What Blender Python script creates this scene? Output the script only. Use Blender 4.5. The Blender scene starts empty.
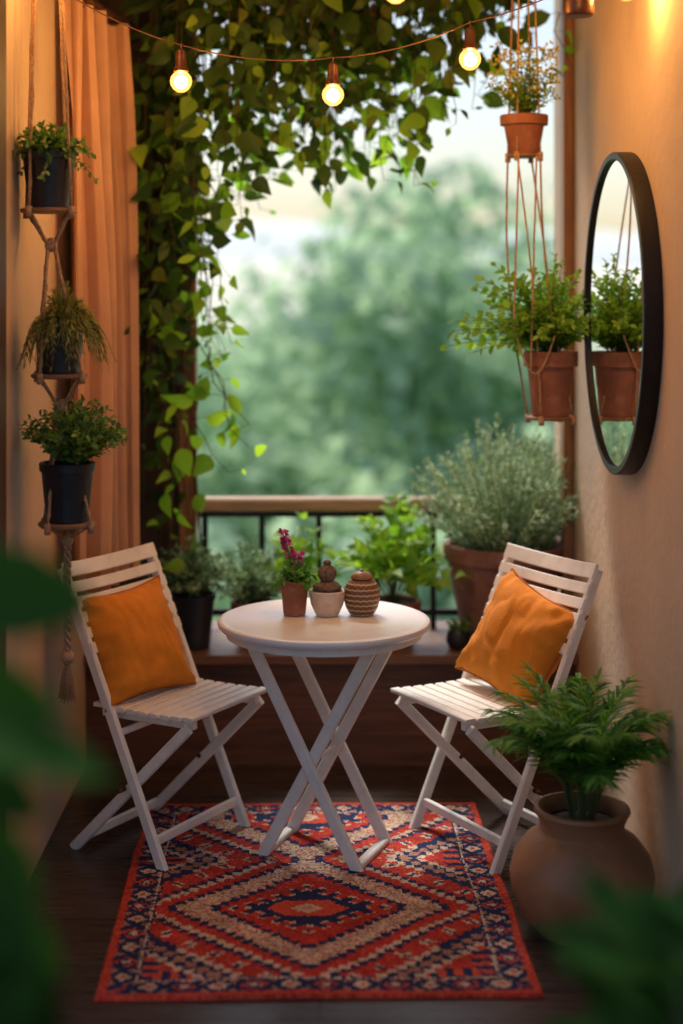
import bpy, math, random
from mathutils import Vector, Matrix, noise
R = random.Random(7)
scene = bpy.context.scene
COL = scene.collection
PI = math.pi

# ------------------------------------------------------------ materials
def new_mat(name):
    m = bpy.data.materials.new(name); m.use_nodes = True
    nt = m.node_tree
    return m, nt, nt.nodes["Principled BSDF"], nt.nodes["Material Output"]

def plain(name, c, rough=0.6, var=0.15, scale=8.0, bump=0.15, bscale=60.0, metal=0.0, spec=None, dist=0.01, stain=None):
    m, nt, b, o = new_mat(name)
    N = nt.nodes; L = nt.links
    tc = N.new("ShaderNodeTexCoord")
    n1 = N.new("ShaderNodeTexNoise"); n1.inputs["Scale"].default_value = scale; n1.inputs["Detail"].default_value = 6
    L.new(tc.outputs["Object"], n1.inputs["Vector"])
    cr = N.new("ShaderNodeValToRGB")
    cr.color_ramp.elements[0].position = 0.3; cr.color_ramp.elements[1].position = 0.7
    cr.color_ramp.elements[0].color = (c[0]*(1-var), c[1]*(1-var), c[2]*(1-var), 1)
    cr.color_ramp.elements[1].color = (min(1,c[0]*(1+var)), min(1,c[1]*(1+var)), min(1,c[2]*(1+var)), 1)
    L.new(n1.outputs["Fac"], cr.inputs["Fac"])
    col = cr.outputs["Color"]
    if stain:
        sc, amount, sat = stain
        n3 = N.new("ShaderNodeTexNoise"); n3.inputs["Scale"].default_value = sc; n3.inputs["Detail"].default_value = 8; n3.inputs["Roughness"].default_value = .7
        L.new(tc.outputs["Object"], n3.inputs["Vector"])
        r3 = N.new("ShaderNodeValToRGB"); r3.color_ramp.elements[0].position = .52; r3.color_ramp.elements[1].position = .68
        r3.color_ramp.elements[0].color = (0, 0, 0, 1); r3.color_ramp.elements[1].color = (amount,)*3+(1,)
        L.new(n3.outputs["Fac"], r3.inputs[0])
        mx = N.new("ShaderNodeMix"); mx.data_type = 'RGBA'; L.new(r3.outputs["Color"], mx.inputs[0]); L.new(col, mx.inputs[6]); mx.inputs[7].default_value = (*sat, 1)
        col = mx.outputs[2]
    L.new(col, b.inputs["Base Color"])
    b.inputs["Roughness"].default_value = rough; b.inputs["Metallic"].default_value = metal
    if spec is not None: b.inputs["Specular IOR Level"].default_value = spec
    if bump > 0:
        n2 = N.new("ShaderNodeTexNoise"); n2.inputs["Scale"].default_value = bscale; n2.inputs["Detail"].default_value = 5
        L.new(tc.outputs["Object"], n2.inputs["Vector"])
        bp = N.new("ShaderNodeBump"); bp.inputs["Strength"].default_value = bump; bp.inputs["Distance"].default_value = dist
        L.new(n2.outputs["Fac"], bp.inputs["Height"]); L.new(bp.outputs["Normal"], b.inputs["Normal"])
    return m

def wood(name, c, rough=0.45, axis='X', var=0.45, sc=6):
    m, nt, b, o = new_mat(name)
    N = nt.nodes; L = nt.links
    tc = N.new("ShaderNodeTexCoord"); mp = N.new("ShaderNodeMapping")
    s = {'X': (0.6, 9, 9), 'Y': (9, 0.6, 9), 'Z': (9, 9, 0.6)}[axis]
    mp.inputs["Scale"].default_value = s
    L.new(tc.outputs["Object"], mp.inputs["Vector"])
    n1 = N.new("ShaderNodeTexNoise"); n1.inputs["Scale"].default_value = sc; n1.inputs["Detail"].default_value = 8; n1.inputs["Distortion"].default_value = 0.6
    L.new(mp.outputs["Vector"], n1.inputs["Vector"])
    cr = N.new("ShaderNodeValToRGB")
    cr.color_ramp.elements[0].position = 0.3; cr.color_ramp.elements[1].position = 0.72
    cr.color_ramp.elements[0].color = tuple(v*(1-var) for v in c)+(1,)
    cr.color_ramp.elements[1].color = tuple(min(1, v*(1+var)) for v in c)+(1,)
    L.new(n1.outputs["Fac"], cr.inputs["Fac"]); L.new(cr.outputs["Color"], b.inputs["Base Color"])
    b.inputs["Roughness"].default_value = rough
    bp = N.new("ShaderNodeBump"); bp.inputs["Strength"].default_value = 0.25; bp.inputs["Distance"].default_value = 0.004
    L.new(n1.outputs["Fac"], bp.inputs["Height"]); L.new(bp.outputs["Normal"], b.inputs["Normal"])
    return m

def leafmat(name, c1, c2, c3=None, trans=0.35, rough=0.5, tr_boost=(1.6,1.7,0.7), spec=.35):
    m, nt, b, o = new_mat(name)
    N = nt.nodes; L = nt.links
    g = N.new("ShaderNodeNewGeometry")
    cr = N.new("ShaderNodeValToRGB")
    cr.color_ramp.elements[0].color = (*c1, 1); cr.color_ramp.elements[1].color = (*c2, 1)
    cr.color_ramp.elements[0].position = 0.05; cr.color_ramp.elements[1].position = 0.8
    if c3:
        e = cr.color_ramp.elements.new(1.0); e.color = (*c3, 1)
    L.new(g.outputs["Random Per Island"], cr.inputs["Fac"])
    L.new(cr.outputs["Color"], b.inputs["Base Color"])
    b.inputs["Roughness"].default_value = rough
    b.inputs["Specular IOR Level"].default_value = spec
    t = N.new("ShaderNodeBsdfTranslucent")
    mx = N.new("ShaderNodeMix"); mx.data_type = 'RGBA'; mx.blend_type = 'MULTIPLY'; mx.inputs[0].default_value = 1
    L.new(cr.outputs["Color"], mx.inputs[6]); mx.inputs[7].default_value = (*tr_boost, 1)
    mx.clamp_result = False
    L.new(mx.outputs[2], t.inputs["Color"])
    ms = N.new("ShaderNodeMixShader"); ms.inputs[0].default_value = trans
    L.new(b.outputs[0], ms.inputs[1]); L.new(t.outputs[0], ms.inputs[2]); L.new(ms.outputs[0], o.inputs["Surface"])
    return m

def emis(name, c, s):
    m, nt, b, o = new_mat(name)
    b.inputs["Base Color"].default_value = (0.9, 0.7, 0.4, 1)
    b.inputs["Emission Color"].default_value = (*c, 1); b.inputs["Emission Strength"].default_value = s
    return m

def glassbulb():
    m, nt, b, o = new_mat("amber_bulb_glass")
    t = nt.nodes.new("ShaderNodeBsdfTransparent"); e = nt.nodes.new("ShaderNodeEmission"); mx = nt.nodes.new("ShaderNodeMixShader")
    t.inputs[0].default_value = (1, .88, .65, 1)
    e.inputs[0].default_value = (1, .42, .11, 1); e.inputs[1].default_value = 4.0; mx.inputs[0].default_value = .4
    nt.links.new(t.outputs[0], mx.inputs[1]); nt.links.new(e.outputs[0], mx.inputs[2]); nt.links.new(mx.outputs[0], o.inputs["Surface"])
    return m

MAT = {}
MAT['wall_r'] = plain("warm_plaster", (0.60, 0.43, 0.30), 0.85, 0.10, 1.6, 0.45, 26, dist=0.008, stain=(2.2, .35, (0.47, 0.34, 0.25)))
MAT['ceiling'] = plain("ceiling_plaster", (0.5, 0.38, 0.27), 0.9, 0.1)
MAT['white'] = plain("chalky_white_paint", (0.84, 0.81, 0.76), 0.45, 0.07, 14, 0.15, 120, dist=0.003, stain=(22, .35, (0.62, 0.53, 0.44)))
MAT['white_top'] = plain("white_table_paint", (0.86, 0.85, 0.85), 0.30, 0.05, 5, 0.05, 40, dist=0.003, stain=(9, .22, (0.70, 0.63, 0.58)))
MAT['dwood'] = wood("dark_stained_wood", (0.11, 0.045, 0.025), 0.5, 'X')
MAT['dwoodz'] = wood("dark_stained_wood_upright", (0.05, 0.024, 0.012), 0.55, 'Z')
MAT['owood'] = wood("oiled_orange_wood", (0.34, 0.15, 0.06), 0.5, 'Z', 0.3)
MAT['rail'] = wood("worn_handrail_wood", (0.42, 0.28, 0.17), 0.5, 'X', 0.3)
MAT['iron'] = plain("black_iron", (0.012, 0.012, 0.014), 0.45, 0.2, metal=0.3)
MAT['blackpot'] = plain("black_glazed_ceramic", (0.012, 0.015, 0.024), 0.38, 0.3, stain=(30, .25, (.05, .05, .055)))
MAT['terra'] = plain("terracotta", (0.30, 0.105, 0.055), 0.75, 0.3, 14, 0.3, 50, dist=0.006, stain=(25, .4, (0.40, 0.25, 0.18)))
MAT['terra_big'] = plain("weathered_terracotta", (0.24, 0.10, 0.07), 0.75, 0.35, 9, 0.25, 30, dist=0.006, stain=(12, .4, (0.36, 0.24, 0.18)))
MAT['clay'] = plain("brown_clay_urn", (0.30, 0.135, 0.062), 0.42, 0.30, 6, 0.25, 25, dist=0.008, stain=(9, .4, (0.17, 0.08, 0.045)))
MAT['soil'] = plain("potting_soil", (0.03, 0.018, 0.01), 0.95, 0.5, 60, 0.9, 90, dist=0.02)
MAT['rope'] = plain("jute_rope", (0.46, 0.27, 0.15), 0.9, 0.35, 150, 0.9, 300, dist=0.004)
MAT['plate'] = wood("round_wood_tray", (0.26, 0.13, 0.06), 0.6, 'X', 0.3)
MAT['stem'] = plain("plant_stem", (0.07, 0.10, 0.03), 0.7, 0.3)
MAT['bark'] = plain("vine_bark", (0.07, 0.045, 0.02), 0.9, 0.3)
MAT['mirror'], _nt, _b, _o = new_mat("mirror_glass")
_b.inputs["Metallic"].default_value = 1; _b.inputs["Roughness"].default_value = 0.015; _b.inputs["Base Color"].default_value = (0.86, 0.88, 0.87, 1)
MAT['pillow'] = plain("mustard_linen", (0.70, 0.235, 0.014), 0.9, 0.16, 9, 0.7, 260, dist=0.003)
MAT['piping'] = plain("rust_piping", (0.42, 0.12, 0.02), 0.9, 0.1)
MAT['curtain'] = plain("peach_linen_curtain", (0.56, 0.31, 0.19), 0.9, 0.14, 5, 0.35, 260, dist=0.002)
MAT['filament'] = emis("lit_warm_filament", (1.0, 0.56, 0.20), 560)
MAT['bulb'] = glassbulb()
MAT['socket'] = plain("dark_bronze_socket", (0.10, 0.035, 0.015), 0.35, 0.2, metal=0.5)
MAT['cable'] = plain("brown_cable", (0.16, 0.07, 0.03), 0.7, 0.1)
MAT['cream_glaze'] = plain("cream_glaze", (0.66, 0.52, 0.42), 0.4, 0.12, 30, stain=(40, .5, (.38, .22, .14)))
MAT['cactus'] = plain("grey_brown_cactus_skin", (0.16, 0.10, 0.065), 0.65, 0.5, 70, 0.9, 160, dist=0.005)
MAT['flower'] = leafmat("magenta_petals", (0.45, 0.03, 0.20), (0.70, 0.10, 0.38), trans=0.3, tr_boost=(1.2, 1, 1))
MAT['yflower'] = leafmat("yellow_blossom", (0.55, 0.52, 0.08), (0.78, 0.70, 0.22), trans=0.3, tr_boost=(1, 1, .8))
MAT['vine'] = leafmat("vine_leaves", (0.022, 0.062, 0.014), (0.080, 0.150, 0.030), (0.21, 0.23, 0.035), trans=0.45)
MAT['vine_lit'] = leafmat("backlit_vine_leaves", (0.16, 0.34, 0.03), (0.36, 0.54, 0.06), trans=0.55)  # brighter copy of the vine leaves, backlight put into the colour
MAT['herb'] = leafmat("herb_leaves", (0.05, 0.13, 0.03), (0.14, 0.26, 0.06), (0.25, 0.38, 0.10))
MAT['bright'] = leafmat("bright_leaves", (0.13, 0.27, 0.03), (0.29, 0.47, 0.07), trans=0.5)
MAT['grey'] = leafmat("silver_green_leaves", (0.20, 0.30, 0.17), (0.40, 0.52, 0.31), (0.54, 0.60, 0.40), trans=0.4, tr_boost=(1.2, 1.3, 1))
MAT['sage'] = leafmat("sage_leaves", (0.14, 0.25, 0.13), (0.28, 0.41, 0.23), trans=0.35, tr_boost=(1.3, 1.4, 1))
MAT['olive'] = leafmat("olive_trailing_leaves", (0.13, 0.14, 0.03), (0.32, 0.30, 0.08), trans=0.3)
MAT['fern'] = leafmat("fern_leaves", (0.05, 0.18, 0.03), (0.16, 0.40, 0.07), (0.24, 0.48, 0.10), trans=0.4)
MAT['dark'] = leafmat("deep_green_leaves", (0.010, 0.032, 0.005), (0.026, 0.078, 0.010), trans=0.15, rough=0.6, spec=.10)
MAT['treeleaf'] = leafmat("haze_toned_tree_leaves", (0.42, 0.56, 0.41), (0.54, 0.68, 0.51), trans=0.5, tr_boost=(1.12, 1.18, 1.0), rough=.9)  # leaf colour lightened to stand in for aerial haze
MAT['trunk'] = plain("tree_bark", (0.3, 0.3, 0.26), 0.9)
MAT['ground'] = plain("mist_toned_field", (0.38, 0.46, 0.36), 0.95, 0.15, 0.02, 0)  # mist is only in the pale ground colour
MAT['hill'] = plain("haze_paled_hillside", (0.74, 0.78, 0.77), 0.95, 0.06, 0.02, 0)  # very light base colour carries the distance haze
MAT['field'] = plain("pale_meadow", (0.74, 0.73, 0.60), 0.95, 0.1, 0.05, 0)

def jar_mat():
    m, nt, b, o = new_mat("striped_earthenware")
    N = nt.nodes; L = nt.links
    tc = N.new("ShaderNodeTexCoord"); sp = N.new("ShaderNodeSeparateXYZ"); L.new(tc.outputs["Object"], sp.inputs[0])
    at = N.new("ShaderNodeMath"); at.operation = 'ARCTAN2'; L.new(sp.outputs[1], at.inputs[0]); L.new(sp.outputs[0], at.inputs[1])
    mu = N.new("ShaderNodeMath"); mu.operation = 'MULTIPLY'; mu.inputs[1].default_value = 18; L.new(at.outputs[0], mu.inputs[0])
    si = N.new("ShaderNodeMath"); si.operation = 'SINE'; L.new(mu.outputs[0], si.inputs[0])
    m2 = N.new("ShaderNodeMath"); m2.operation = 'MULTIPLY'; m2.inputs[1].default_value = 0.0010; L.new(si.outputs[0], m2.inputs[0])
    ad = N.new("ShaderNodeMath"); ad.operation = 'ADD'; L.new(sp.outputs[2], ad.inputs[0]); L.new(m2.outputs[0], ad.inputs[1])
    m3 = N.new("ShaderNodeMath"); m3.operation = 'MULTIPLY'; m3.inputs[1].default_value = 400; L.new(ad.outputs[0], m3.inputs[0])
    s2 = N.new("ShaderNodeMath"); s2.operation = 'SINE'; L.new(m3.outputs[0], s2.inputs[0])
    cr = N.new("ShaderNodeValToRGB"); cr.color_ramp.elements[0].position = 0.5; cr.color_ramp.elements[1].position = 0.75
    cr.color_ramp.elements[0].color = (0.15, 0.065, 0.03, 1); cr.color_ramp.elements[1].color = (0.50, 0.36, 0.22, 1)
    L.new(s2.outputs[0], cr.inputs[0]); L.new(cr.outputs[0], b.inputs["Base Color"]); b.inputs["Roughness"].default_value = 0.45
    return m
MAT['jar'] = jar_mat()

def floor_mat():
    m, nt, b, o = new_mat("dark_floorboards")
    N = nt.nodes; L = nt.links
    tc = N.new("ShaderNodeTexCoord")
    br = N.new("ShaderNodeTexBrick"); br.inputs["Scale"].default_value = 1.0
    br.inputs["Brick Width"].default_value = 1.9; br.inputs["Row Height"].default_value = 0.145
    br.inputs["Mortar Size"].default_value = 0.003; br.inputs["Mortar Smooth"].default_value = 0.1
    br.inputs["Color1"].default_value = (0.030, 0.021, 0.019, 1); br.inputs["Color2"].default_value = (0.055, 0.037, 0.032, 1); br.inputs["Mortar"].default_value = (0.003, 0.002, 0.002, 1)
    L.new(tc.outputs["Object"], br.inputs["Vector"])
    mp = N.new("ShaderNodeMapping"); mp.inputs["Scale"].default_value = (1.2, 20, 1); L.new(tc.outputs["Object"], mp.inputs[0])
    n1 = N.new("ShaderNodeTexNoise"); n1.inputs["Scale"].default_value = 4; n1.inputs["Detail"].default_value = 8; L.new(mp.outputs[0], n1.inputs[0])
    mx = N.new("ShaderNodeMix"); mx.data_type = 'RGBA'; mx.blend_type = 'OVERLAY'; mx.inputs[0].default_value = 0.8
    L.new(br.outputs["Color"], mx.inputs[6]); L.new(n1.outputs["Fac"], mx.inputs[7]); L.new(mx.outputs[2], b.inputs["Base Color"])
    mr = N.new("ShaderNodeMapRange"); mr.inputs[3].default_value = 0.16; mr.inputs[4].default_value = 0.42; L.new(n1.outputs["Fac"], mr.inputs[0]); L.new(mr.outputs[0], b.inputs["Roughness"])
    bp = N.new("ShaderNodeBump"); bp.inputs["Strength"].default_value = 0.6; bp.inputs["Distance"].default_value = 0.004; bp.invert = True
    L.new(br.outputs["Fac"], bp.inputs["Height"]); L.new(bp.outputs[0], b.inputs["Normal"])
    return m
MAT['floor'] = floor_mat()

def rug_mat():
    m, nt, b, o = new_mat("woven_wool")
    N = nt.nodes; L = nt.links
    a = N.new("ShaderNodeAttribute"); a.attribute_name = "dye"
    tc = N.new("ShaderNodeTexCoord")
    n1 = N.new("ShaderNodeTexNoise"); n1.inputs["Scale"].default_value = 260; L.new(tc.outputs["Object"], n1.inputs[0])
    n2 = N.new("ShaderNodeTexNoise"); n2.inputs["Scale"].default_value = 7; n2.inputs["Detail"].default_value = 6; L.new(tc.outputs["Object"], n2.inputs[0])
    ad = N.new("ShaderNodeMath"); ad.operation = 'ADD'; L.new(n1.outputs["Fac"], ad.inputs[0]); L.new(n2.outputs["Fac"], ad.inputs[1])
    mx = N.new("ShaderNodeMix"); mx.data_type = 'RGBA'; mx.blend_type = 'MULTIPLY'; mx.inputs[0].default_value = 0.8
    L.new(a.outputs["Color"], mx.inputs[6]); L.new(ad.outputs[0], mx.inputs[7]); L.new(mx.outputs[2], b.inputs["Base Color"])
    b.inputs["Roughness"].default_value = 0.95; b.inputs["Specular IOR Level"].default_value = 0.1
    bp = N.new("ShaderNodeBump"); bp.inputs["Strength"].default_value = 0.6; bp.inputs["Distance"].default_value = 0.003
    L.new(n1.outputs["Fac"], bp.inputs["Height"]); L.new(bp.outputs[0], b.inputs["Normal"])
    return m
MAT['rug'] = rug_mat()

# ------------------------------------------------------------ mesh accumulator
class M:
    def __init__(s): s.V = []; s.F = []
    def add(s, vs, fs):
        o = len(s.V); s.V += [tuple(v) for v in vs]; s.F += [tuple(i+o for i in f) for f in fs]
    def beam(s, p, q, w, h, up=(0, 0, 1), r=0.0025):
        p = Vector(p); q = Vector(q); d = (q-p).normalized(); up = Vector(up)
        sd = d.cross(up)
        if sd.length < 1e-4: sd = d.cross(Vector((1, 0, 0)))
        sd.normalize(); u = sd.cross(d).normalized()
        a = w/2; b = h/2; r = min(r, a*0.6, b*0.6)
        prof = [(-a+r, -b), (a-r, -b), (a, -b+r), (a, b-r), (a-r, b), (-a+r, b), (-a, b-r), (-a, -b+r)]
        vs = [p+sd*x+u*y for x, y in prof]+[q+sd*x+u*y for x, y in prof]
        fs = [(i, (i+1) % 8, 8+(i+1) % 8, 8+i) for i in range(8)]+[tuple(range(7, -1, -1)), tuple(range(8, 16))]
        s.add(vs, fs)
    def box(s, x0, x1, y0, y1, z0, z1):
        vs = [(x, y, z) for x in (x0, x1) for y in (y0, y1) for z in (z0, z1)]
        s.add(vs, [(0, 1, 3, 2), (4, 6, 7, 5), (0, 4, 5, 1), (2, 3, 7, 6), (0, 2, 6, 4), (1, 5, 7, 3)])
    def tube(s, pts, r, n=6, r2=None, cap=True):
        pts = [Vector(p) for p in pts]; m = len(pts)
        if m < 2: return
        vs = []; prev = None
        for i, p in enumerate(pts):
            d = (pts[min(i+1, m-1)]-pts[max(i-1, 0)])
            if d.length < 1e-7: d = Vector((0, 0, 1))
            d.normalize()
            if prev is None:
                a = d.cross(Vector((0, 0, 1)))
                if a.length < 1e-3: a = d.cross(Vector((1, 0, 0)))
            else:
                a = prev - d*prev.dot(d)
                if a.length < 1e-4: a = d.cross(Vector((1, 0, 0)))
            a.normalize(); prev = a; b = d.cross(a)
            rr = r if r2 is None else r+(r2-r)*i/(m-1)
            for k in range(n):
                t = 2*PI*k/n; vs.append(p+a*math.cos(t)*rr+b*math.sin(t)*rr)
        fs = [(i*n+k, i*n+(k+1) % n, (i+1)*n+(k+1) % n, (i+1)*n+k) for i in range(m-1) for k in range(n)]
        if cap: fs += [tuple(range(n-1, -1, -1)), tuple(range((m-1)*n, m*n))]
        s.add(vs, fs)
    def lathe(s, prof, n=40, c=(0, 0, 0)):
        vs = []
        for r, z in prof:
            for k in range(n):
                t = 2*PI*k/n
                vs.append((c[0]+r*math.cos(t), c[1]+r*math.sin(t), c[2]+z))
        m = len(prof)
        fs = [(i*n+k, i*n+(k+1) % n, (i+1)*n+(k+1) % n, (i+1)*n+k) for i in range(m-1) for k in range(n)]
        if prof[0][0] > 1e-4: fs.append(tuple(range(n-1, -1, -1)))
        if prof[-1][0] > 1e-4: fs.append(tuple(range((m-1)*n, m*n)))
        s.add(vs, fs)
    def leaf(s, p, d, n, L, W, shape='oval', curve=0.25, fold=0.25):
        d = Vector(d).normalized(); n = Vector(n)
        n = n-d*n.dot(d)
        if n.length < 1e-4: n = Vector((0.3, 0.2, 1)); n = n-d*n.dot(d)
        n.normalize(); sd = d.cross(n)
        prof = {'oval': [(0, .05), (.25, .8), (.55, 1), (.82, .6), (1, .03)],
                'heart': [(0, .35), (.1, .95), (.35, 1), (.62, .62), (.85, .3), (1, .02)],
                'lance': [(0, .12), (.10, .66), (.28, 1), (.50, .86), (.74, .46), (1, .02)],
                'big': [(0, .08), (.1, .48), (.25, .85), (.45, 1), (.65, .92), (.82, .62), (.93, .3), (1, .02)],
                'narrow': [(0, .4), (.4, 1), (1, .05)],
                'blade': [(0, .5), (.3, 1), (.65, .75), (1, .03)],
                'tiny': [(0, .2), (.5, 1), (1, .1)]}[shape]
        vs = []
        p = Vector(p)
        for t, w in prof:
            c = p+d*L*t*(1-0.15*abs(curve)*t)-n*curve*L*t*t
            hw = w*W/2
            vs += [c-sd*hw+n*fold*hw, c, c+sd*hw+n*fold*hw]
        fs = []
        for i in range(len(prof)-1):
            a = i*3
            fs += [(a, a+1, a+4, a+3), (a+1, a+2, a+5, a+4)]
        s.add(vs, fs)

def obj_from(mm, name, mat, parent=None, smooth=True, loc=None, auto=None):
    me = bpy.data.meshes.new(name)
    me.from_pydata([tuple(v) for v in mm.V], [], mm.F); me.update()
    if smooth:
        me.polygons.foreach_set("use_smooth", [True]*len(me.polygons))
    me.materials.append(mat)
    ob = bpy.data.objects.new(name, me); COL.objects.link(ob)
    if auto:
        try: me.set_sharp_from_angle(angle=math.radians(35))
        except Exception: pass
    if parent: ob.parent = parent
    if loc is not None: ob.location = loc
    return ob

def empty(name, loc, label, cat, rot=0.0, group=None):
    e = bpy.data.objects.new(name, None); COL.objects.link(e)
    e.location = loc; e.rotation_euler = (0, 0, rot); e.empty_display_size = 0.1
    e["label"] = label; e["category"] = cat
    if group: e["group"] = group
    return e
def tag(o, label, cat, group=None):
    o["label"] = label; o["category"] = cat
    if group: o["group"] = group

def rv(a=1.0): return Vector((R.uniform(-a, a), R.uniform(-a, a), R.uniform(-a, a)))

# ------------------------------------------------------------ structure
f = M(); f.add([(-3, -3, 0), (3, -3, 0), (3, 6.12, 0), (-3, 6.12, 0)], [(0, 1, 2, 3)])
fl = obj_from(f, "floor", MAT['floor'], smooth=False); fl["kind"] = "structure"

XL, XR = -0.84, 0.92
m = M(); m.box(XL-0.15, XL, 4.05, 6.1, 0.0, 3.0)
o = obj_from(m, "wall", MAT['wall_r'], smooth=False); tag(o, "warm cream plaster side wall behind the curtain", "wall")
m = M(); m.box(XR, XR+0.15, 2.6, 6.1, 0.0, 3.0)
o = obj_from(m, "wall", MAT['wall_r'], smooth=False); tag(o, "warm cream plaster wall carrying the round mirror", "wall")
m = M(); m.box(XL-0.15, XR+0.15, 3.6, 5.95, 3.002, 3.12)
o = obj_from(m, "ceiling", MAT['ceiling'], smooth=False); o["kind"] = "structure"
m = M(); m.box(XL-0.16, XL+0.022, 3.75, 4.048, 0.0, 2.98)
o = obj_from(m, "door_frame", MAT['dwoodz'], smooth=False); tag(o, "dark brown wooden door frame at the wall end", "door frame")

# ledge
led = empty("ledge", (0, 5.52, 0), "low dark wooden ledge below the railing, holding pots", "ledge")
m = M(); m.box(XL+.002, XR-.002, 0.04, 0.56, 0.0, 0.372); obj_from(m, "base", MAT['dwood'], led, False)
m = M(); m.beam((XL+.002, 0.28, 0.3885), (XR-.002, 0.28, 0.3885), 0.58, 0.033); obj_from(m, "top_board", wood("ledge_board_wood", (0.15, 0.07, 0.04), 0.45, 'X'), led, False)

# railing
ral = empty("railing", (0, 5.96, 0.406), "black iron balcony railing with a worn wooden handrail", "railing")
m = M(); m.beam((-0.46, 0, 0.475), (XR-.004, 0, 0.475), 0.085, 0.05, r=.008); obj_from(m, "handrail", MAT['rail'], ral, False)
m = M(); m.beam((-0.46, 0, 0.06), (XR-.004, 0, 0.06), 0.02, 0.025); m.beam((-0.46, 0, 0.436), (XR-.004, 0, 0.436), 0.03, 0.02); obj_from(m, "rail", MAT['iron'], ral, False)
x = -0.442
while x < 0.9:
    m = M(); m.beam((x, 0, 0.0), (x, 0, 0.428), 0.022, 0.022, up=(0, 1, 0)); obj_from(m, "baluster", MAT['iron'], ral, False)
    x += 0.219

# window frame
wf = empty("window_frame", (0, 5.80, 0.40), "wooden frame around the balcony opening", "window frame")
m = M(); m.box(XL+.002, -0.535, 0.08, 0.14, 0.006, 2.59); obj_from(m, "side_panel", MAT['dwoodz'], wf, False)
m = M(); m.beam((-0.50, 0.10, 0.006), (-0.50, 0.10, 2.59), 0.062, 0.09, up=(0, 1, 0)); obj_from(m, "post", MAT['owood'], wf, False)
m = M(); m.beam((0.90, -0.14, 0.006), (0.90, -0.14, 2.59), 0.036, 0.09, up=(0, 1, 0)); obj_from(m, "post", MAT['owood'], wf, False)
m = M(); m.beam((XL+.002, 0.10, 2.52), (XR-.002, 0.10, 2.52), 0.10, 0.12); obj_from(m, "lintel", MAT['dwood'], wf, False)

# ------------------------------------------------------------ rug
RW, RL = 1.085, 1.40; cell = 0.0058
nx, ny = int(RW/cell), int(RL/cell)
RED = (0.40, 0.036, 0.027); ORG = (0.50, 0.075, 0.042); NAV = (0.020, 0.030, 0.085); CRM = (0.54, 0.40, 0.30); MAR = (0.20, 0.02, 0.02); TAN = (0.34, 0.17, 0.12)
def rugcol(x, y):
    de = min(RW/2-abs(x), RL/2-abs(y))
    hx = RW/2-abs(x) < RL/2-abs(y)
    t = y if hx else x
    r = R.random()
    if de < 0.026: return ORG if r > .4 else RED
    if de < 0.092:
        k = int((t+10)/0.086); a = abs(((t+10) % 0.086)-0.043); b = abs(de-0.059)
        a = (int(a/.0075)+.5)*.0075
        dd = a+b
        if k % 2:
            if dd < 0.011: return ORG
            if dd < 0.026: return CRM
            if dd > .052: return TAN
        else:
            if dd < 0.014: return CRM
            if dd < .034 and dd > .024: return ORG
        return NAV
    if de < 0.098: return CRM
    if de < 0.104: return NAV
    q = 0.024
    x = x+0.022
    qx = (math.floor(abs(x)/q)+.5)*q
    best = None
    for cy in (-0.165, 0.56):
        qy = (math.floor(abs(y-cy)/q)+.5)*q
        mm = qx/0.385+qy/0.39
        if best is None or mm < best[0]: best = (mm, qx, qy, y-cy)
    mm, ax, ay, yy = best
    fx, fy = abs(x), abs(yy)
    if mm < 1.0:
        if mm > 0.945: return NAV
        if fx/0.045+fy/0.036 < 1: return CRM if fx/0.045+fy/0.036 > .45 else (.5, .24, .18)
        if fy < .054 and fx*.7+fy*.7 < .078: return ORG
        star = fx/0.215+fy/0.160
        tooth = 0.24 if int((fx*1.0-fy*1.0+5)/0.036) % 2 else 0
        if star < 1.0-tooth: return NAV
        if star < 1.06-tooth: return CRM
        if mm < .66: return RED if r > .2 else ORG
        if mm < .70: return NAV
        h = (int(fx/.012)+int(fy/.018)) % 4
        if h == 0 and r < .55: return TAN
        if r < .10: return ORG
        return CRM if r > 0.28 else TAN
    if mm < 1.17: return RED if r > .25 else ORG
    if mm < 1.22: return CRM
    if mm < 1.29: return NAV
    if mm < 1.50:
        u = abs(((fx-fy*.98+10) % 0.13)-0.065)+abs(mm-1.40)*.35
        if u < 0.018: return NAV
        if u < 0.032: return CRM
        return RED if r > .25 else ORG
    if mm < 1.55: return CRM
    if mm < 1.74: return NAV if (int((fx+5)/.03)+int((fy+5)/.03)) % 3 else TAN
    if mm < 1.80: return CRM
    if de < .15: return NAV if int((t+10)/.022) % 2 else ORG
    return RED if r > .2 else ORG
vs = []; fs = []; cols = []
for j in range(ny+1):
    for i in range(nx+1):
        x = -RW/2+RW*i/nx; y = -RL/2+RL*j/ny
        z = 0.009+0.006*noise.noise(Vector((x*3, y*4, 0)))
        if i in (0, nx) or j in (0, ny): z = 0.001
        wx = 0.010*noise.noise(Vector((x*2, y*3, 5))); wy = 0.009*noise.noise(Vector((x*3, y*2, 15)))
        vs.append((x+wx, y+wy, z))
for j in range(ny):
    for i in range(nx):
        a = j*(nx+1)+i; fs.append((a, a+1, a+nx+2, a+nx+1))
        x = -RW/2+RW*(i+.5)/nx; y = -RL/2+RL*(j+.5)/ny
        k = R.uniform(0.72, 1.15)*(1+.3*noise.noise(Vector((x*4, y*14, 3))))
        x += R.uniform(-.004, .004)+.006*noise.noise(Vector((x*18, y*18, 1))); y += R.uniform(-.004, .004)+.006*noise.noise(Vector((x*18, y*18, 11)))
        c = rugcol(x, y)
        cols.append(tuple(v*k for v in c)+(1,))
me = bpy.data.meshes.new("rug"); me.from_pydata(vs, [], fs); me.update(); me.materials.append(MAT['rug'])
at = me.attributes.new("dye", 'FLOAT_COLOR', 'FACE')
at.data.foreach_set("color", [v for c in cols for v in c])
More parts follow.
